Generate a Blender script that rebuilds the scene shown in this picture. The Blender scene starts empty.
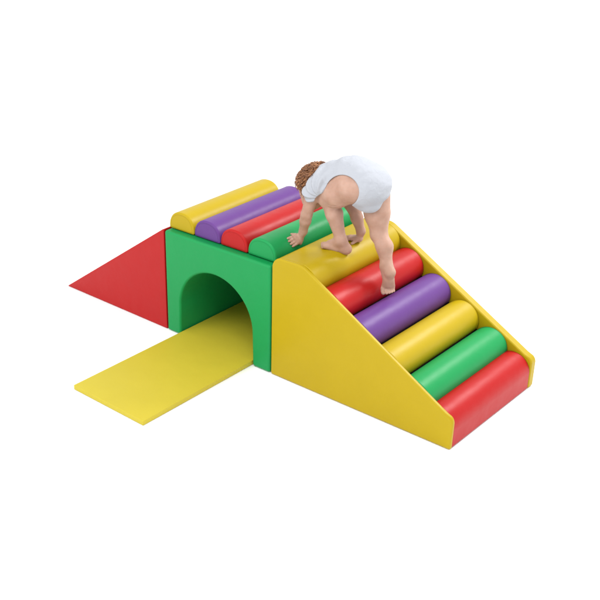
import bpy, bmesh, math, random
import numpy as np
from mathutils import Vector, Matrix
random.seed(7); rng = np.random.default_rng(7)
R = math.radians
scn = bpy.context.scene
COL = scn.collection

# ------------------------------------------------------------------ dimensions (metres)
W, H, D = 0.600, 0.483, 0.623          # tunnel block
LW = 0.704                             # slide wedge length
# ------------------------------------------------------------------ helpers
def tag(o, label=None, cat=None, group=None, kind=None):
    if label: o['label'] = label
    if cat: o['category'] = cat
    if group: o['group'] = group
    if kind: o['kind'] = kind
    return o

def empty(name, loc=(0, 0, 0)):
    o = bpy.data.objects.new(name, None); o.empty_display_size = 0.05
    COL.objects.link(o); o.location = loc
    return o

def link(name, me, mat, parent=None, smooth=True):
    o = bpy.data.objects.new(name, me); COL.objects.link(o)
    if mat: me.materials.append(mat)
    if smooth:
        me.polygons.foreach_set('use_smooth', [True]*len(me.polygons))
    if parent is not None:
        o.parent = parent
        o.matrix_parent_inverse = Matrix.Translation(parent.location).inverted()
    me.update()
    return o

def arc(cx, cz, r, a0, a1, n):
    return [(cx+r*math.cos(R(a0+(a1-a0)*i/n)), cz+r*math.sin(R(a0+(a1-a0)*i/n))) for i in range(n+1)]

def prism(name, prof, y0, y1, mat, parent=None, bev=0.006, seg=3, puff=0.0):
    """profile in x-z extruded along y, edges rounded"""
    bm = bmesh.new()
    a = [bm.verts.new((x, y0, z)) for x, z in prof]
    b = [bm.verts.new((x, y1, z)) for x, z in prof]
    n = len(prof)
    bm.faces.new(a); bm.faces.new(b[::-1])
    for i in range(n):
        bm.faces.new((a[i], b[i], b[(i+1) % n], a[(i+1) % n]))
    bmesh.ops.recalc_face_normals(bm, faces=bm.faces)
    me = bpy.data.meshes.new(name); bm.to_mesh(me); bm.free()
    o = link(name, me, mat, parent)
    m = o.modifiers.new('bevel', 'BEVEL'); m.width = bev; m.segments = seg
    m.limit_method = 'ANGLE'; m.angle_limit = R(32); m.harden_normals = True
    m.miter_outer = 'MITER_ARC' if False else 'MITER_SHARP'
    return o

def tube(name, pts, r, mat, parent=None, closed=False, sides=6):
    pts = [Vector(p) for p in pts]; n = len(pts)
    V = []; F = []
    for i, p in enumerate(pts):
        if closed: t = pts[(i+1) % n]-pts[i-1]
        else: t = pts[min(i+1, n-1)]-pts[max(i-1, 0)]
        t.normalize()
        u = t.cross(Vector((0.13, 0.9, 0.31)));
        if u.length < 0.2: u = t.cross(Vector((1, 0, 0)))
        u.normalize(); v = t.cross(u)
        for k in range(sides):
            a = 2*math.pi*k/sides
            V.append(p+u*(r*math.cos(a))+v*(r*math.sin(a)))
    m = n if closed else n-1
    for i in range(m):
        j = (i+1) % n
        for k in range(sides):
            F.append((i*sides+k, i*sides+(k+1) % sides, j*sides+(k+1) % sides, j*sides+k))
    me = bpy.data.meshes.new(name); me.from_pydata(V, [], F)
    return link(name, me, mat, parent)

def inset(prof, d):
    """shrink a closed x-z outline by d (simple vertex-normal offset)"""
    n = len(prof); P = [Vector((x, z)) for x, z in prof]
    area = sum(P[i].x*P[(i+1) % n].y-P[(i+1) % n].x*P[i].y for i in range(n))
    s = 1 if area > 0 else -1
    out = []
    for i in range(n):
        e0 = (P[i]-P[i-1]).normalized(); e1 = (P[(i+1) % n]-P[i]).normalized()
        n0 = Vector((-e0.y, e0.x))*s; n1 = Vector((-e1.y, e1.x))*s
        m = (n0+n1); m.normalize(); c = max(0.4, m.dot(n0))
        out.append(P[i]+m*(d/c))
    return [(p.x, p.y) for p in out]

def seam(prof, y, mat, parent, r=0.0011, ins=0.0062, side=-1):
    """sewn seam that runs round the outline of an end panel, just inside its rounded edge"""
    q = inset(prof, ins)
    return tube('seam', [(x, y+side*0.0001, z) for x, z in q], r, mat, parent, closed=True, sides=6)

# ------------------------------------------------------------------ materials
def new_mat(name):
    m = bpy.data.materials.new(name); m.use_nodes = True
    nt = m.node_tree; b = nt.nodes['Principled BSDF']
    return m, nt, b

def vinyl(name, col, rough=0.38, spec=0.17, vary=0.04):
    m, nt, b = new_mat(name); N = nt.nodes; L = nt.links
    tc = N.new('ShaderNodeTexCoord')
    n1 = N.new('ShaderNodeTexNoise'); n1.inputs['Scale'].default_value = 9; n1.inputs['Detail'].default_value = 5
    L.new(tc.outputs['Object'], n1.inputs['Vector'])
    mix = N.new('ShaderNodeMix'); mix.data_type = 'RGBA'
    c = np.array(col)
    mix.inputs['A'].default_value = (*(c*(1-vary)), 1)
    mix.inputs['B'].default_value = (*(c*(1+vary)), 1)
    L.new(n1.outputs['Fac'], mix.inputs['Factor'])
    L.new(mix.outputs['Result'], b.inputs['Base Color'])
    # roughness wear
    n3 = N.new('ShaderNodeTexNoise'); n3.inputs['Scale'].default_value = 22; n3.inputs['Detail'].default_value = 6
    L.new(tc.outputs['Object'], n3.inputs['Vector'])
    mr = N.new('ShaderNodeMapRange'); mr.inputs['To Min'].default_value = rough-0.05; mr.inputs['To Max'].default_value = rough+0.07
    L.new(n3.outputs['Fac'], mr.inputs['Value']); L.new(mr.outputs['Result'], b.inputs['Roughness'])
    # leather-like grain + soft foam undulation
    vo = N.new('ShaderNodeTexVoronoi'); vo.inputs['Scale'].default_value = 420
    L.new(tc.outputs['Object'], vo.inputs['Vector'])
    b1 = N.new('ShaderNodeBump'); b1.inputs['Strength'].default_value = 0.3; b1.inputs['Distance'].default_value = 0.0006
    L.new(vo.outputs['Distance'], b1.inputs['Height'])
    n2 = N.new('ShaderNodeTexNoise'); n2.inputs['Scale'].default_value = 14; n2.inputs['Detail'].default_value = 2
    L.new(tc.outputs['Object'], n2.inputs['Vector'])
    b2 = N.new('ShaderNodeBump'); b2.inputs['Strength'].default_value = 0.28; b2.inputs['Distance'].default_value = 0.006
    L.new(n2.outputs['Fac'], b2.inputs['Height']); L.new(b1.outputs['Normal'], b2.inputs['Normal'])
    L.new(b2.outputs['Normal'], b.inputs['Normal'])
    b.inputs['Specular IOR Level'].default_value = spec
    return m

YEL = (0.395, 0.280, 0.005)
YEM = (0.50, 0.405, 0.030)
RED = (0.37, 0.008, 0.008)
GRN = (0.008, 0.250, 0.066)
PUR = (0.108, 0.040, 0.195)
M = dict(
    yellow=vinyl('yellow_vinyl', YEL), mat=vinyl('mat_vinyl', YEM, rough=0.5, spec=0.25),
    red=vinyl('red_vinyl', RED), green=vinyl('green_vinyl', GRN), purple=vinyl('purple_vinyl', PUR),
)
def darker(c, k): return tuple(x*k for x in c)
S = dict(yellow=vinyl('yellow_seam', darker(YEL, .8)), mat=vinyl('mat_seam', darker(YEM, .85)), red=vinyl('red_seam', darker(RED, .75)),
         green=vinyl('green_seam', darker(GRN, .75)), purple=vinyl('purple_seam', darker(PUR, .75)))
gap_shade, nt, b = new_mat('painted_gap_shade')  # shade between the ramp rollers, put into the core's colour
b.inputs['Base Color'].default_value = (0.006, 0.005, 0.005, 1); b.inputs['Roughness'].default_value = 1.0; b.inputs['Specular IOR Level'].default_value = 0.05

flo, nt, b = new_mat('white_studio_floor')
nz = nt.nodes.new('ShaderNodeTexNoise'); nz.inputs['Scale'].default_value = 3
tc = nt.nodes.new('ShaderNodeTexCoord'); nt.links.new(tc.outputs['Object'], nz.inputs['Vector'])
mx = nt.nodes.new('ShaderNodeMix'); mx.data_type = 'RGBA'
mx.inputs['A'].default_value = (0.93, 0.93, 0.93, 1); mx.inputs['B'].default_value = (0.95, 0.95, 0.95, 1)
nt.links.new(nz.outputs['Fac'], mx.inputs['Factor']); nt.links.new(mx.outputs['Result'], b.inputs['Base Color'])
b.inputs['Roughness'].default_value = 0.7; b.inputs['Specular IOR Level'].default_value = 0.2

# ------------------------------------------------------------------ floor
me = bpy.data.meshes.new('floor')
me.from_pydata([(-60, -20, 0), (20, -20, 0), (20, 60, 0), (-60, 60, 0)], [], [(0, 1, 2, 3)])
tag(link('floor', me, flo, smooth=False), kind='structure')
Z0 = 0.0015

# ------------------------------------------------------------------ slide wedge (left)
t = tag(empty('slide_wedge', (-LW/2, D/2, 0)), 'red triangular foam slide wedge against the left side of the green tunnel block', 'slide wedge')
pr = [(-LW, Z0), (-0.004, Z0), (-0.004, H-0.001), (-0.012, H-0.001)]
prism('wedge_body', pr, 0.004, D-0.004, M['red'], t, bev=0.004)

# ------------------------------------------------------------------ tunnel block
t = tag(empty('tunnel_block', (W/2, D/2, 0)), 'green foam block with an arched crawl tunnel through it, under the row of half-round bumps', 'tunnel block')
TMAT = 0.0215
A1, A2, ZS = 0.088, 0.500, 0.150
ra = (A2-A1)/2; ca = (A1+A2)/2
pr = [(0.003, Z0), (0.003, H), (W-0.003, H), (W-0.003, Z0), (A2+0.004, Z0)] + \
     [(ca+ra*math.cos(R(a)), ZS+0.203*math.sin(R(a))) for a in np.linspace(0, 180, 41)] + [(A1-0.003, Z0)]
prism('block_body', pr, 0.0, D, M['green'], t, bev=0.011, seg=4)
prism('added_light_blocker', [(A1+0.004, TMAT+0.004), (A2-0.004, TMAT+0.004)] + [(ca+(ra-0.004)*math.cos(R(a)), ZS+0.199*math.sin(R(a))) for a in np.linspace(0, 180, 33)], D-0.03, D-0.014, M['green'], t, bev=0.003)  # added unseen panel, closes the tunnel's far end to darken the inside

# ------------------------------------------------------------------ crawl mat
t = tag(empty('crawl_mat', (ca, 0, 0)), 'long flat yellow foam mat lying on the floor and running into the tunnel arch', 'mat')
TM = 0.0215
pr = [(A1+0.004, Z0), (A2-0.002, Z0), (A2-0.002, TM), (A1+0.004, TM)]
prism('mat_body', pr, -0.628, D-0.034, M['mat'], t, bev=0.0020, seg=3)

# ------------------------------------------------------------------ half-round bumps on the block
BH = 0.0745; BR = 0.0735; BS = 0.010
def bolster(cx, key, label):
    t = tag(empty('half_round_bump', (cx, D/2, H)), label, 'foam bump', 'half-round foam bumps on the tunnel block')
    z = H+0.0025
    pr = [(cx-BR, z), (cx+BR, z)]
    for k in range(33):                                   # squarish arch: wide shoulders, flattened crown
        a = math.pi*k/32; ca_, sa_ = math.cos(a), math.sin(a)
        pr.append((cx+BR*math.copysign(abs(ca_)**.88, ca_), z+BS+BR*abs(sa_)**.88))
    prism('cover', pr, 0.032, D-0.012, M[key], t, bev=0.009, seg=4)
    seam(pr, 0.032, S[key], t, r=0.0005, ins=0.0098)
bolster(0.0760, 'yellow', 'yellow half-round foam bump on the tunnel block, outermost next to the red wedge')
bolster(0.2250, 'purple', 'purple half-round foam bump on top of the tunnel block')
bolster(0.3745, 'red', 'red half-round foam bump on top of the tunnel block')
bolster(0.5235, 'green', "green half-round foam bump on the tunnel block under the child's left hand")

# ------------------------------------------------------------------ roller ramp
t = tag(empty('roller_ramp', (W+0.4, D/2, 0)), 'foam ramp of six coloured rollers between two sloping yellow side walls', 'ramp')
XL = W+0.003
XE = 1.437
def ramp_profile(o=0.0):
    p = [(XL, Z0)] + [(XL+0.046-0.046*math.cos(R(a)), 0.482+0.046*math.sin(R(a))) for a in np.linspace(0, 80, 8)]
    p += arc(0.728, 0.450, 0.079, 88, 60, 8)
    p += [(1.405, 0.1440)] + arc(1.405, 0.108, 0.034, 52, 4, 6)
    p += [(XE, Z0)]
    return p
TF, TB = 0.020, 0.038
pr = ramp_profile()
fp = prism('side_wall', pr, 0.0, TF, M['yellow'], t, bev=0.0075, seg=4)
prism('side_wall', pr, D-TB, D, M['yellow'], t, bev=0.007, seg=4)
sl = Vector((0.8640, -0.5034)); nn = Vector((0.5034, 0.8640))
YA, YB = TF-0.004, D-TB-0.001
# top pad (first roller)
top = [(XL+0.004, 0.42)] + [(XL+0.004+0.040-0.040*math.cos(R(a)), 0.487+0.040*math.sin(R(a))) for a in np.linspace(0, 86, 8)] \
      + arc(0.738, 0.452, 0.0765, 88, -50, 26) + [(0.70, 0.385)]
prism('roller', top, YA, YB, M['yellow'], t, bev=0.004)['label'] = 'top yellow roller'
def roller(cx, cz, r, key, lab):
    n = 56
    o = prism('roller', arc(cx, cz, r, 0, 360-360/n, n-1), YA, YB, M[key], t, bev=0.006, seg=4)
    o['label'] = lab
    for ys, sd in ((YA+0.0065, -1), (YB-0.0065, 1)):
        tube('seam', [(cx+(r)*math.cos(2*math.pi*k/48), ys, cz+(r)*math.sin(2*math.pi*k/48)) for k in range(48)], 0.0007, S[key], o, closed=True, sides=5)
ROLL = []
for i, (key, lab) in enumerate((('red', 'red roller under the top yellow one'), ('purple', 'purple roller'), ('yellow', 'lower yellow roller'),
                  ('green', 'green roller'), ('red', 'bottom red roller'))):
    x = 0.897+0.1335*i; z = 0.528-(x-0.743)*0.5824
    r = 0.0755
    if i == 4: x, z, r = x-0.017, z+0.006, 0.0720
    c = Vector((x, z))-nn*(r-0.001)
    ROLL.append((c.x, c.y, r))
    if i < 4: roller(c.x, c.y, r-0.0012, key, lab)
    else:
        cx_ = XE-0.001-r
        q_ = arc(cx_, c.y, r, 200, 0, 40)
        prism('roller', [(cx_-r*.7, Z0+.002)]+q_+[(XE-0.001, Z0+.002)], YA, YB, M[key], t, bev=0.005, seg=4)['label'] = lab
# core that the rollers rest on, its near-black colour painting shade into the gaps
core = [(XL+0.01, Z0+0.002), (XL+0.01, 0.42), (0.76, 0.41)]
for (a, b_) in ((0.76, 0.437), (0.83, 0.3975), (1.325, 0.109), (1.335, Z0+0.002)): core.append((a, b_))
o = prism('core', core, TF+0.001, D-TB-0.001, gap_shade, t, bev=0.002)

# ------------------------------------------------------------------ child : implicit-surface modelling
def smin(a, b, k):
    h = np.clip(0.5+0.5*(b-a)/k, 0, 1)
    return b*(1-h)+a*h-k*h*(1-h)
class Field:
    def __init__(s, lo, hi, h):
        s.lo = np.array(lo, float); s.h = h
        s.n = np.ceil((np.array(hi)-s.lo)/h).astype(int)+1
        s.d = np.full(s.n, 0.08, np.float32)
        s.ax = [s.lo[i]+h*np.arange(s.n[i]) for i in range(3)]
    def box(s, lo, hi):
        a = np.maximum(0, np.floor((np.array(lo)-s.lo)/s.h).astype(int))
        b = np.minimum(s.n, np.ceil((np.array(hi)-s.lo)/s.h).astype(int)+1)
        sl_ = tuple(slice(a[i], max(a[i], b[i])) for i in range(3))
        X, Y, Z = np.meshgrid(*[s.ax[i][sl_[i]] for i in range(3)], indexing='ij', sparse=True)
        return sl_, X, Y, Z
    def add(s, fn, lo, hi, k):
        pad = 0.012+k
        sl_, X, Y, Z = s.box(np.array(lo)-pad, np.array(hi)+pad)
        if 0 in s.d[sl_].shape: return
        v = fn(X, Y, Z)
        cur = s.d[sl_]
        s.d[sl_] = smin(cur, v, k) if k > 0 else np.minimum(cur, v)
    def cut(s, fn, lo, hi, k=0.002):
        sl_, X, Y, Z = s.box(np.array(lo)-0.01, np.array(hi)+0.01)
        v = -fn(X, Y, Z)
        s.d[sl_] = -smin(-s.d[sl_], -v, k)
    def cone(s, a, b, r1, r2, k=0.012):
        a = np.array(a, float); b = np.array(b, float); m = max(r1, r2)
        s.add(rcone(a, b, r1, r2), np.minimum(a, b)-m, np.maximum(a, b)+m, k)
    def ell(s, c, r, rot=None, k=0.012):
        if rot is not None: r = [q*HS for q in r]
        c = np.array(c, float); m = max(r)
        s.add(ellf(c, r, rot), c-m, c+m, k)
    def mesh(s, name):
        d = s.d; n = s.n; ins = d < 0
        occ = np.zeros(n-1, np.int8)
        for i in (0, 1):
            for j in (0, 1):
                for k in (0, 1):
                    occ += ins[i:n[0]-1+i, j:n[1]-1+j, k:n[2]-1+k]
        act = (occ > 0) & (occ < 8)
        idx = np.argwhere(act); cid = np.full(n-1, -1, np.int64); cid[act] = np.arange(len(idx))
        acc = np.zeros((len(idx), 3)); cnt = np.zeros(len(idx))
        for ax in range(3):
            o1, o2 = [q for q in range(3) if q != ax]
            for u in (0, 1):
                for v in (0, 1):
                    p = idx.copy(); p[:, o1] += u; p[:, o2] += v
                    q = p.copy(); q[:, ax] += 1
                    da = d[p[:, 0], p[:, 1], p[:, 2]]; db = d[q[:, 0], q[:, 1], q[:, 2]]
                    m = (da < 0) != (db < 0)
                    tt = np.where(m, da/(da-db+1e-12), 0)
                    pt = p.astype(float); pt[:, ax] += tt
                    acc[m] += pt[m]; cnt[m] += 1
        V = s.lo+s.h*acc/cnt[:, None]
        F = []
        for ax in range(3):
            o1, o2 = [q for q in range(3) if q != ax]
            sa = [slice(None)]*3; sb = [slice(None)]*3
            sa[ax] = slice(0, n[ax]-1); sb[ax] = slice(1, n[ax])
            A = ins[tuple(sa)]; B = ins[tuple(sb)]
            e = np.argwhere(A != B)
            e = e[(e[:, o1] > 0) & (e[:, o2] > 0) & (e[:, o1] < n[o1]-1) & (e[:, o2] < n[o2]-1)]
            fl = A[e[:, 0], e[:, 1], e[:, 2]]
            q = []
            for du, dv in ((-1, -1), (0, -1), (0, 0), (-1, 0)):
                c = e.copy(); c[:, o1] += du; c[:, o2] += dv
                q.append(cid[c[:, 0], c[:, 1], c[:, 2]])
            q = np.stack(q, 1)
            if ax == 1: fl = ~fl
            q[~fl] = q[~fl][:, ::-1]
            F.append(q)
        F = np.concatenate(F); F = F[(F >= 0).all(1)]
        me = bpy.data.meshes.new(name)
        me.vertices.add(len(V)); me.vertices.foreach_set('co', V.astype(np.float32).ravel())
        me.loops.add(F.size); me.loops.foreach_set('vertex_index', F.astype(np.int32).ravel())
        me.polygons.add(len(F)); me.polygons.foreach_set('loop_start', (np.arange(len(F))*4).astype(np.int32))
        me.update(calc_edges=True); me.validate()
        return me
def rcone(a, b, r1, r2):
    a = np.array(a, float); b = np.array(b, float); ba = b-a; L2 = ba@ba
    def f(X, Y, Z):
        px, py, pz = X-a[0], Y-a[1], Z-a[2]
        t_ = np.clip((px*ba[0]+py*ba[1]+pz*ba[2])/L2, 0, 1)
        return (np.sqrt((px-t_*ba[0])**2+(py-t_*ba[1])**2+(pz-t_*ba[2])**2)-(r1+(r2-r1)*t_)).astype(np.float32)
    return f
def ellf(c, r, rot=None):
    c = np.array(c, float); Rm = np.eye(3) if rot is None else np.array(rot, float)   # rows = local axes
    def f(X, Y, Z):
        px, py, pz = X-c[0], Y-c[1], Z-c[2]
        q = [(px*Rm[i, 0]+py*Rm[i, 1]+pz*Rm[i, 2]) for i in range(3)]
        k0 = np.sqrt(sum((q[i]/r[i])**2 for i in range(3)))
        k1 = np.sqrt(sum((q[i]/r[i]**2)**2 for i in range(3)))+1e-9
        return (k0*(k0-1)/k1).astype(np.float32)
    return f
def frame(f, u):
    f = np.array(f, float); f /= np.linalg.norm(f); u = np.array(u, float); u -= f*(u@f); u /= np.linalg.norm(u)
    return np.array([f, np.cross(u, f), u])      # forward, left-side, up
def mixv(a, b, t_): return np.array(a)*(1-t_)+np.array(b)*t_

def surf(x):
    """height of whatever foam is below x (bumps and rollers)"""
    z = 0.30
    def circ(cx, cz, r):
        return cz+math.sqrt(max(0, r*r-(x-cx)**2)) if abs(x-cx) < r else -1
    z = max(z, circ(0.5235, H+0.0015+BS, BR))
    if 0.640 < x < 0.738: z = max(z, 0.5285)
    z = max(z, circ(0.738, 0.452, 0.0765))
    for c in ROLL: z = max(z, circ(*c))
    return z

def hugp(p, rf, lift=0.0):
    """move a joint so that a finger of radius rf just rests on the foam"""
    best = None
    for cx, cz, rr in [(0.5235, H+0.0015+BS, BR), (0.738, 0.452, 0.0765)]+ROLL:
        v = np.array([p[0]-cx, p[2]-cz]); l = np.linalg.norm(v); d_ = l-rr
        if best is None or d_ < best[0]: best = (d_, cx, cz, rr, v/l)
    q = np.array(p, float)
    if 0.645 < p[0] < 0.738:
        q[2] = 0.5285+rf*.8+lift; return q
    d_, cx, cz, rr, v = best
    q[0] = cx+v[0]*(rr+rf*.8+lift); q[2] = cz+v[1]*(rr+rf*.8+lift)
    return q

V3 = lambda *a: np.array(a, float)
SH_L, EL_L, WR_L = V3(.652, .196, .766), V3(.622, .190, .650), V3(.603, .196, .574)
SH_R, EL_R, WR_R = V3(.650, .335, .750), V3(.740, .350, .650), V3(.774, .350, .572)
HIP_L, KN_L, AN_L = V3(.800, .215, .797), V3(.704, .222, .731), V3(.768, .224, .572)
HIP_R, KN_R, AN_R = V3(.856, .312, .765), V3(.896, .296, .606), V3(.950, .276, .500)
PEL, WAI, CHE, NEC = V3(.845, .268, .800), V3(.772, .268, .822), V3(.688, .268, .790), V3(.640, .268, .775)
HEAD = V3(.611, .262, .744)
HF = frame((-.78, -.06, -.62), (-.62, 0, .78))           # face direction, crown direction
HS = 1.04
def hp(f, l, u): return HEAD+(HF[0]*f+HF[1]*l+HF[2]*u)*HS

def finger(F, base, d, nrm, L, r, curl=0.25, k=0.004, hug=True):
    """three phalanges that follow the foam below them"""
    p = np.array(base, float); d = np.array(d, float); d /= np.linalg.norm(d); rr = r
    for i, seg_ in enumerate((.45, .32, .23)):
        q = p+d*L*seg_
        if hug: q = hugp(q, rr, (0.005, 0.001, 0.0)[i])
        F.cone(p, q, rr, rr*0.92, k if i == 0 else 0.002); rr *= 0.92
        if not hug:
            d = d-np.array(nrm)*curl; d /= np.linalg.norm(d)
        p = q
    return p

def build_body(F):
    # trunk
    F.cone(CHE, WAI, .066, .068, .0); F.cone(WAI, PEL, .068, .076, .03)
    F.cone(NEC, CHE, .045, .062, .03)
    F.ell(PEL+V3(.008, -.034, .006), (.055, .053, .060), None, .03); F.ell(PEL+V3(.008, .034, .0), (.055, .053, .060), None, .03)
    F.cone(CHE+V3(-.005, -.05, -.01), CHE+V3(-.005, .05, -.01), .045, .045, .03)
    F.ell(WAI+V3(-.01, 0, -.045), (.07, .06, .045), None, .03)
    F.ell(V3(.812, .268, .822), (.062, .070, .060), None, .03)
    # left leg
    F.cone(HIP_L, mixv(HIP_L, KN_L, .55), .053, .054, .030); F.cone(mixv(HIP_L, KN_L, .55), KN_L, .054, .040, .012)
    F.ell(KN_L+V3(-.004, 0, .002), (.040, .038, .038), None, .012)
    cal = mixv(KN_L, AN_L, .38)+V3(.004, 0, .002)
    F.cone(KN_L+V3(.004, 0, -.01), cal, .033, .0330, .006); F.cone(cal, AN_L, .0330, .0205, .010)
    # left foot
    hx, tx = .786, .712
    heel = V3(hx, .240, surf(hx)+.020); ball = V3(tx, .208, surf(tx)+.0145)
    F.cone(AN_L, heel+V3(-.006, -.002, .004), .0235, .022, .012)
    F.cone(heel, mixv(heel, ball, .5)+V3(0, 0, .004), .0205, .020, .010)
    F.cone(AN_L+V3(-.01, -.004, -.01), ball+V3(.012, .004, .003), .022, .0165, .012)
    for s_ in (-1, 1):
        F.cone(mixv(heel, ball, .45)+V3(0, .006*s_, -.002), ball+V3(.003, .0135*s_, -.001), .016, .0125, .008)
    fd = (ball-heel); fd[2] = 0; fd /= np.linalg.norm(fd); sd = V3(-fd[1], fd[0], 0)     # sd: towards +? side
    for i, (o_, L_, r_) in enumerate(((.0185, .013, .0078), (.0085, .012, .0062), (.0, .010, .0057), (-.0085, .008, .0053), (-.0165, .005, .005))):
        b_ = ball+fd*.008-sd*o_; e_ = b_+fd*L_; b_[2] = surf(b_[0])+r_+.002; e_[2] = surf(e_[0])+r_
        F.cone(b_, e_, r_, r_*.95, .003)
    # right leg
    F.cone(HIP_R, mixv(HIP_R, KN_R, .5), .059, .050, .016); F.cone(mixv(HIP_R, KN_R, .5), KN_R, .048, .032, .012)
    F.ell(KN_R+V3(-.005, 0, 0), (.031, .031, .032), None, .010)
    cal = mixv(KN_R, AN_R, .42)+V3(.010, 0, .004)
    F.cone(KN_R, cal, .031, .0320, .008); F.cone(cal, AN_R, .0320, .0205, .012)
    # right foot on tip-toe in the groove between two rollers
    heel = V3(.974, .267, .478); ball = V3(.962, .278, .408)
    F.cone(AN_R, heel, .0215, .0180, .016)
    F.cone(heel, ball+V3(.004, -.004, .016), .0178, .0165, .016)
    F.cone(AN_R+V3(-.006, 0, -.012), ball+V3(-.004, 0, .014), .0205, .0155, .012)
    ac = V3(.74, .66, .03); ac /= np.linalg.norm(ac)       # across the toes
    for s_ in (-1, 1):
        F.cone(mixv(heel, ball, .5)+ac*.005*s_, ball+ac*.015*s_+V3(0, 0, .004), .0155, .0120, .008)
    for q_, L_, r_ in ((-.0225, .021, .0082), (-.0095, .022, .0064), (.0010, .020, .0060), (.0110, .018, .0056), (.0200, .014, .0052)):
        b_ = ball+ac*q_+V3(.004, -.004, -.002); m_ = b_+V3(.30, -.30, -.85)*L_*.6; e_ = m_+V3(.6, -.5, -.35)*L_*.5
        F.cone(b_, m_, r_, r_*.92, .003); F.cone(m_, e_, r_*.95, r_*.9, .001)
    # arms
    F.cone(SH_L, EL_L, .0285, .0225, .016); F.cone(EL_L, mixv(EL_L, WR_L, .35), .0225, .0225, .008); F.cone(mixv(EL_L, WR_L, .35), WR_L, .0225, .0155, .008)
    F.cone(SH_R, EL_R, .0300, .0245, .016); F.cone(EL_R, mixv(EL_R, WR_R, .35), .0245, .0245, .008); F.cone(mixv(EL_R, WR_R, .35), WR_R, .0245, .0165, .008)
    # left hand: palm flat on the green bump, fingers towards the viewer's left
    pc = hugp(V3(.592, .180, .545), .0115)
    F.cone(WR_L, pc+V3(.006, .010, .006), .0165, .0130, .010)
    up_ = V3(pc[0]-.5235, 0, pc[2]-(H+.0015+BS)); up_ /= np.linalg.norm(up_)
    fd = V3(.0, -.97, .0); fd -= up_*(fd@up_); fd /= np.linalg.norm(fd); sd = np.cross(fd, up_)
    if sd[0] > 0: sd = -sd                                  # thumb side = uphill (-x)
    for q_ in (-.014, -.005, .005, .014):
        F.cone(pc-fd*.010+sd*q_*.6, hugp(pc+fd*.014+sd*q_, .0095), .0120, .0090, .006)
    for q_, L_, sp in ((.0150, .031, .16), (.0050, .035, .03), (-.0050, .032, -.09), (-.0145, .026, -.24)):
        finger(F, hugp(pc+fd*.015+sd*q_, .0085), fd+sd*sp, up_, L_, .0060)
    finger(F, pc+sd*.010-fd*.006, sd*.75+fd*.65, up_, .028, .0068)
    F.cone(pc-sd*.006-fd*.004, hugp(pc-sd*.020-fd*.004, .009), .011, .009, .006)   # heel of the hand
    # right hand: on the top yellow roller behind the left foot
    pc = V3(.758, .346, 0); pc[2] = surf(pc[0])+.0125
    F.cone(WR_R, pc+V3(.012, .002, .004), .0180, .0130, .010)
    fd = V3(-.93, -.36, 0); fd /= np.linalg.norm(fd); sd = V3(-fd[1], fd[0], 0)
    for o_ in (-.014, -.005, .005, .014):
        a_ = pc+V3(.012, .002, .002)+sd*o_*.6; b_ = pc+fd*.012+sd*o_; b_[2] = surf(b_[0])+.010
        F.cone(a_, b_, .0120, .0090, .006)
    for o_, L_, sp in ((-.0150, .033, -.14), (-.0050, .037, -.03), (.0050, .034, .09), (.0145, .027, .22)):
        b_ = pc+fd*.013+sd*o_; b_[2] = surf(b_[0])+.0095
        finger(F, b_, fd+sd*sp, (0, 0, 1), L_, .0063)
    sg = 1
    tb = pc+sd*.013*sg+V3(.008, .0, 0)
    finger(F, tb, sd*sg*.85+fd*.5, (0, 0, 1), .028, .0070)
    # neck + head with a face
    F.cone(NEC, hp(-.02, 0, -.03), .040, .036, .015)
    F.ell(hp(-.012, 0, .012), (.077, .064, .067), HF, .012)
    F.ell(hp(.028, 0, -.022), (.046, .052, .050), HF, .02)
    F.ell(hp(.045, .026, -.034), (.022, .022, .022), HF, .012); F.ell(hp(.045, -.026, -.034), (.022, .022, .022), HF, .012)
    F.ell(hp(.052, 0, -.056), (.020, .018, .014), HF, .012)     # chin
    F.cone(hp(.070, 0, -.008), hp(.079, 0, -.024), .006, .009, .008)   # nose
    for s_ in (-1, 1):
        F.ell(hp(.077, .006*s_, -.027), (.006, .006, .005), HF, .003)
        F.cut(ellf(hp(.074, .025*s_, -.006), (.013, .014, .009), HF), hp(.074, .025*s_, -.006)-.02, hp(.074, .025*s_, -.006)+.02, .006)
        F.ell(hp(-.008, .068*s_, -.018), (.012, .006, .018), HF, .004)
        F.ell(hp(-.006, .073*s_, -.010), (.010, .004, .012), HF, .003)
    F.cone(hp(.071, -.010, -.041), hp(.071, .010, -.041), .0050, .0050, .004)
    F.cone(hp(.069, -.008, -.048), hp(.069, .008, -.048), .0050, .0050, .004)

F = Field((.46, .06, .34), (1.02, .45, .93), .0026)
build_body(F)
# creases: knee fold of the bent left leg, wrist creases
def creases(F):
    def groove(a, b, r, k=.004):
        a = V3(*a); b = V3(*b); F.cut(rcone(a, b, r, r*.6), np.minimum(a, b)-.02, np.maximum(a, b)+.02, k)
    groove((.735, .176, .722), (.785, .182, .730), .0030, .003)     # fold under the bent knee
    groove((.900, .254, .632), (.950, .262, .636), .0035)           # back of the straight knee
    groove((.950, .245, .512), (.985, .262, .508), .0012)           # above the heel
    groove((.620, .174, .596), (.634, .184, .598), .0014)           # wrist
    groove((.634, .164, .662), (.650, .178, .662), .0014)           # elbow
creases(F)

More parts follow.
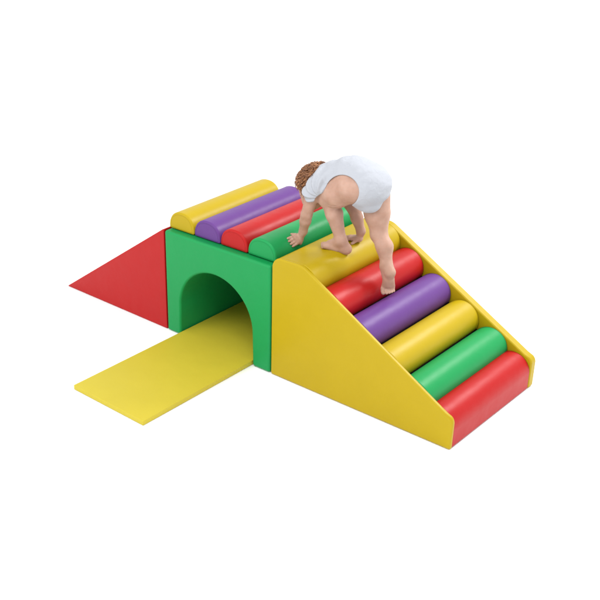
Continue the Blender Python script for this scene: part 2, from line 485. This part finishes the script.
skin, nt, b = new_mat('skin'); N = nt.nodes; L = nt.links
tc = N.new('ShaderNodeTexCoord')
n1 = N.new('ShaderNodeTexNoise'); n1.inputs['Scale'].default_value = 26; n1.inputs['Detail'].default_value = 4
L.new(tc.outputs['Object'], n1.inputs['Vector'])
cr = N.new('ShaderNodeValToRGB'); cr.color_ramp.elements[0].position = .3; cr.color_ramp.elements[1].position = .7
cr.color_ramp.elements[0].color = (.350, .200, .142, 1); cr.color_ramp.elements[1].color = (.440, .275, .210, 1)
L.new(n1.outputs['Fac'], cr.inputs['Fac']); L.new(cr.outputs['Color'], b.inputs['Base Color'])
b.inputs['Roughness'].default_value = .55; b.inputs['Specular IOR Level'].default_value = .3
b.inputs['Subsurface Weight'].default_value = .25; b.inputs['Subsurface Radius'].default_value = (1, .35, .2); b.inputs['Subsurface Scale'].default_value = .006
n2 = N.new('ShaderNodeTexNoise'); n2.inputs['Scale'].default_value = 260; n2.inputs['Detail'].default_value = 3
L.new(tc.outputs['Object'], n2.inputs['Vector'])
bp = N.new('ShaderNodeBump'); bp.inputs['Strength'].default_value = .15; bp.inputs['Distance'].default_value = .001
L.new(n2.outputs['Fac'], bp.inputs['Height']); L.new(bp.outputs['Normal'], b.inputs['Normal'])

child = tag(empty('person', (.78, .25, .53)), 'small child in a white bodysuit climbing on hands and feet over the rollers', 'person')
body = link('body', F.mesh('body'), skin, child)
sm = body.modifiers.new('smooth', 'SMOOTH'); sm.factor = .5; sm.iterations = 2

# toe and finger nails are too small to see; eyes
eye, nt, b = new_mat('eye'); b.inputs['Base Color'].default_value = (.05, .03, .02, 1); b.inputs['Roughness'].default_value = .15
for s_ in (-1, 1):
    bm = bmesh.new(); bmesh.ops.create_uvsphere(bm, u_segments=16, v_segments=10, radius=.0080)
    bmesh.ops.translate(bm, verts=bm.verts, vec=Vector(hp(.0605, .025*s_, -.006)))
    me = bpy.data.meshes.new('eye'); bm.to_mesh(me); bm.free(); link('eye', me, eye, child)

# bodysuit
G = Field((.56, .10, .62), (1.0, .44, .93), .0024)
o_ = .0055
G.cone(CHE, WAI, .066+o_, .068+o_, 0); G.cone(WAI, PEL, .068+o_, .077+o_, .03)
G.cone(CHE+V3(-.022, 0, -.002), CHE, .046+o_, .060+o_, .03)
G.ell(PEL+V3(.010, -.034, .006), (.058+o_, .056+o_, .062+o_), None, .035); G.ell(PEL+V3(.010, .034, .0), (.058+o_, .056+o_, .062+o_), None, .035)
G.cone(CHE+V3(-.005, -.05, -.01), CHE+V3(-.005, .05, -.01), .045+o_, .045+o_, .03)
G.ell(WAI+V3(-.01, 0, -.045), (.07+o_, .06+o_, .045+o_), None, .03)
G.cone(CHE+V3(-.01, -.05, 0), mixv(SH_L, EL_L, .16), .041, .038, .018)
G.cone(CHE+V3(-.01, .05, 0), mixv(SH_R, EL_R, .20), .038, .037, .018)
G.ell(PEL+V3(.02, -.005, -.066), (.045, .050, .030), None, .02)         # gusset between the legs
G.ell(V3(.812, .268, .824), (.063+o_, .072+o_, .061+o_), None, .04)
# folds
X, Y, Z = np.meshgrid(*G.ax, indexing='ij', sparse=True)
wr = 0
for (kx, ky, kz, ph, am) in ((60, 20, 90, 0, .0009), (110, -40, 60, 1.3, .0005), (35, 90, -70, 2.1, .0004), (-80, 60, 120, .4, .0005), (150, 60, -40, 3, .0004)):
    wr = wr+am*np.sin(kx*X+ky*Y+kz*Z+ph+1.6*np.sin(23*X-31*Z+19*Y+ph))
# pull lines that fan from the armpit towards the side
ax_, ay_, az_ = .700, .19, .745
ang = np.arctan2(Z-az_, X-ax_); rad = np.sqrt((X-ax_)**2+(Z-az_)**2)
fan = .0085*(.5*np.sin(ang*13+4*rad*10)-.5)*np.exp(-((rad-.065)/.045)**2)
wr = wr-.0015
G.d = (G.d+(wr+fan*(Y < .27)).astype(np.float32))
# openings for legs, arms, neck
c0 = V3(.772, .212, .777); cd = V3(.52, -.80, .30)
G.cut(rcone(c0, c0+cd*.14, .062, .070), c0-.25, c0+.30, .003)
G.cut(rcone(c0+V3(0, 0, -.01), KN_L+V3(0, -.02, -.01), .058, .044), c0-.25, c0+.20, .003)
G.cut(rcone(HIP_R+V3(.012, -.004, -.066), KN_R, .064, .062), KN_R-.15, HIP_R+.15, .003)
e = (EL_L-SH_L)/np.linalg.norm(EL_L-SH_L)
G.cut(rcone(SH_L+e*.074, EL_L+e*.05, .044, .04), SH_L-.2, SH_L+.12, .003)
e = (EL_R-SH_R)/np.linalg.norm(EL_R-SH_R)
G.cut(rcone(SH_R+e*.070, EL_R+e*.05, .044, .04), SH_R-.2, EL_R+.15, .003)
G.cut(rcone(NEC+V3(-.022, 0, 0), NEC+V3(-.08, 0, -.02), .036, .05), NEC-.2, NEC+.12, .003)
G.d[G.d > .05] = .05
cloth, nt, b = new_mat('white_cotton'); N = nt.nodes; L = nt.links
b.inputs['Base Color'].default_value = (.375, .390, .425, 1); b.inputs['Roughness'].default_value = .9; b.inputs['Specular IOR Level'].default_value = .15
tc = N.new('ShaderNodeTexCoord'); n2 = N.new('ShaderNodeTexNoise'); n2.inputs['Scale'].default_value = 34; n2.inputs['Detail'].default_value = 5; n2.inputs['Distortion'].default_value = 1.2
L.new(tc.outputs['Object'], n2.inputs['Vector'])
bp = N.new('ShaderNodeBump'); bp.inputs['Strength'].default_value = .6; bp.inputs['Distance'].default_value = .006
L.new(n2.outputs['Fac'], bp.inputs['Height']); L.new(bp.outputs['Normal'], b.inputs['Normal'])
suit = link('bodysuit', G.mesh('bodysuit'), cloth, child)
sm = suit.modifiers.new('smooth', 'SMOOTH'); sm.factor = .5; sm.iterations = 2

# hair : a cap over the skull plus many short curled locks
hair, nt, b = new_mat('auburn_hair'); N = nt.nodes; L = nt.links
b.inputs['Roughness'].default_value = .42; b.inputs['Specular IOR Level'].default_value = .5
tc = N.new('ShaderNodeTexCoord'); n1 = N.new('ShaderNodeTexNoise'); n1.inputs['Scale'].default_value = 70; n1.inputs['Detail'].default_value = 4
L.new(tc.outputs['Object'], n1.inputs['Vector'])
cr = N.new('ShaderNodeValToRGB'); cr.color_ramp.elements[0].position = .35; cr.color_ramp.elements[1].position = .68
cr.color_ramp.elements[0].color = (.10, .034, .013, 1); cr.color_ramp.elements[1].color = (.40, .175, .068, 1)
L.new(n1.outputs['Fac'], cr.inputs['Fac']); L.new(cr.outputs['Color'], b.inputs['Base Color'])
Hf = Field(HEAD-.13, HEAD+.13, .0026)
Hf.ell(hp(-.014, 0, .014), (.080, .068, .071), HF, 0)
X, Y, Z = np.meshgrid(*Hf.ax, indexing='ij', sparse=True)
Hf.d = Hf.d+(.0015*np.sin(150*X+80*Y)*np.sin(120*Z-60*Y+1)).astype(np.float32)
q = [((X-HEAD[0])*HF[i, 0]+(Y-HEAD[1])*HF[i, 1]+(Z-HEAD[2])*HF[i, 2])/HS for i in range(3)]
faceplane = (q[0]-.030-.35*(q[2]-.02)).astype(np.float32)     # keep hair behind the hairline
low = (-.062-q[2]-.2*q[0]).astype(np.float32)
Hf.d = np.maximum(np.maximum(Hf.d, faceplane), low)
parts = [Hf.mesh('hair')]
V = []; Fc = []
def lock(p, nrm, tdir, L_, r_, curl):
    p = np.array(p); nrm = np.array(nrm); tdir = tdir-nrm*(tdir@nrm); tdir /= np.linalg.norm(tdir)
    bi = np.cross(nrm, tdir); n_ = 9; base = len(V); ph = random.uniform(0, 6.28); c0 = p
    pts = []
    for i in range(n_):
        s_ = i/(n_-1)
        a_ = ph+curl*s_
        pts.append(c0+tdir*L_*s_+nrm*(.003+.006*s_*(1-s_)*2+.0045*math.sin(a_))+bi*(.006*math.cos(a_)))
    for i in range(n_):
        t_ = pts[min(i+1, n_-1)]-pts[max(i-1, 0)]; t_ = t_/np.linalg.norm(t_)
        u_ = np.cross(t_, nrm); u_ /= np.linalg.norm(u_)+1e-9; v_ = np.cross(t_, u_)
        rr = r_*(1-.75*(i/(n_-1))**2)
        for k in range(5):
            V.append(pts[i]+u_*rr*math.cos(k*1.2566)+v_*rr*math.sin(k*1.2566))
    for i in range(n_-1):
        for k in range(5):
            Fc.append((base+i*5+k, base+i*5+(k+1) % 5, base+(i+1)*5+(k+1) % 5, base+(i+1)*5+k))
for i in range(2300):
    v = rng.normal(size=3); v /= np.linalg.norm(v)
    f_, l_, u_ = v[0]*.080, v[1]*.068, v[2]*.071
    f_ -= .014; u_ += .014
    if f_-.020-.35*(u_-.02) > 0 or -.062-u_-.2*f_ > 0: continue
    nrm = HF.T @ np.array([v[0]/.083, v[1]/.07, v[2]/.074]); nrm /= np.linalg.norm(nrm)
    p = hp(f_, l_, u_)
    whorl = hp(-.07, .01, .06)
    td = (p-whorl); td /= np.linalg.norm(td)+1e-6
    td = td+rng.normal(size=3)*.28+V3(0, 0, -.25)
    lock(p-nrm*.001, nrm, td, random.uniform(.018, .034), random.uniform(.0010, .0019), random.uniform(2, 6.5))
me = parts[0]
bm = bmesh.new(); bm.from_mesh(me)
vs = [bm.verts.new(tuple(v)) for v in V]
for f in Fc: bm.faces.new([vs[i] for i in f])
bm.to_mesh(me); bm.free()
link('hair', me, hair, child)

# ------------------------------------------------------------------ camera (solved from the photograph)
cam = bpy.data.cameras.new('camera'); co = bpy.data.objects.new('camera', cam); COL.objects.link(co); scn.camera = co
PX, PY, PZ, YAW, PIT, ROL, FF, CX, CY = 2.96016, -2.86671, 2.12321, .79748, -.42639, -.03397, 1026.04232, 169.07647, 278.65346
f = Vector((-math.sin(YAW)*math.cos(PIT), math.cos(YAW)*math.cos(PIT), math.sin(PIT)))
rt = Vector((math.cos(YAW), math.sin(YAW), 0)); up = rt.cross(f)
rt2 = rt*math.cos(ROL)+up*math.sin(ROL); up2 = -rt*math.sin(ROL)+up*math.cos(ROL)
mw = Matrix.Identity(4)
for i in range(3):
    mw[i][0] = rt2[i]; mw[i][1] = up2[i]; mw[i][2] = -f[i]; mw[i][3] = (PX, PY, PZ)[i]
co.matrix_world = mw
cam.sensor_fit = 'HORIZONTAL'; cam.sensor_width = 36; cam.lens = 36*FF/600
cam.shift_x = (300-CX)/600; cam.shift_y = (CY-300)/600
cam.clip_end = 200; cam.clip_start = .05

# ------------------------------------------------------------------ light: bright white studio
w = bpy.data.worlds.new('World'); scn.world = w; w.use_nodes = True
bg = w.node_tree.nodes['Background']; bg.inputs['Color'].default_value = (1, 1, 1, 1); bg.inputs['Strength'].default_value = 0.86
def area(name, loc, target, size, power, col=(1, 1, 1)):
    l = bpy.data.lights.new(name, 'AREA'); l.shape = 'RECTANGLE'; l.size, l.size_y = size; l.energy = power; l.color = col
    o = bpy.data.objects.new(name, l); COL.objects.link(o); o.location = loc
    o.rotation_euler = (Vector(target)-Vector(loc)).to_track_quat('-Z', 'Y').to_euler()
    return o
area('back_softbox', (1.75, 2.35, 2.6), (.8, .3, .4), (1.25, .55), 66)
area('key_softbox', (1.2, -1.6, 3.2), (.7, .1, .2), (1.6, 1.6), 38)
area('front_softbox', (-1.4, -3.0, 2.2), (.3, 0, .2), (2.0, 1.6), 22)

scn.render.engine = 'CYCLES'
scn.cycles.max_bounces = 8; scn.cycles.diffuse_bounces = 5
scn.view_settings.view_transform = 'Standard'; scn.view_settings.look = 'None'; scn.view_settings.exposure = 0.50; scn.view_settings.gamma = 1
scn.render.resolution_x = 1024; scn.render.resolution_y = 1024
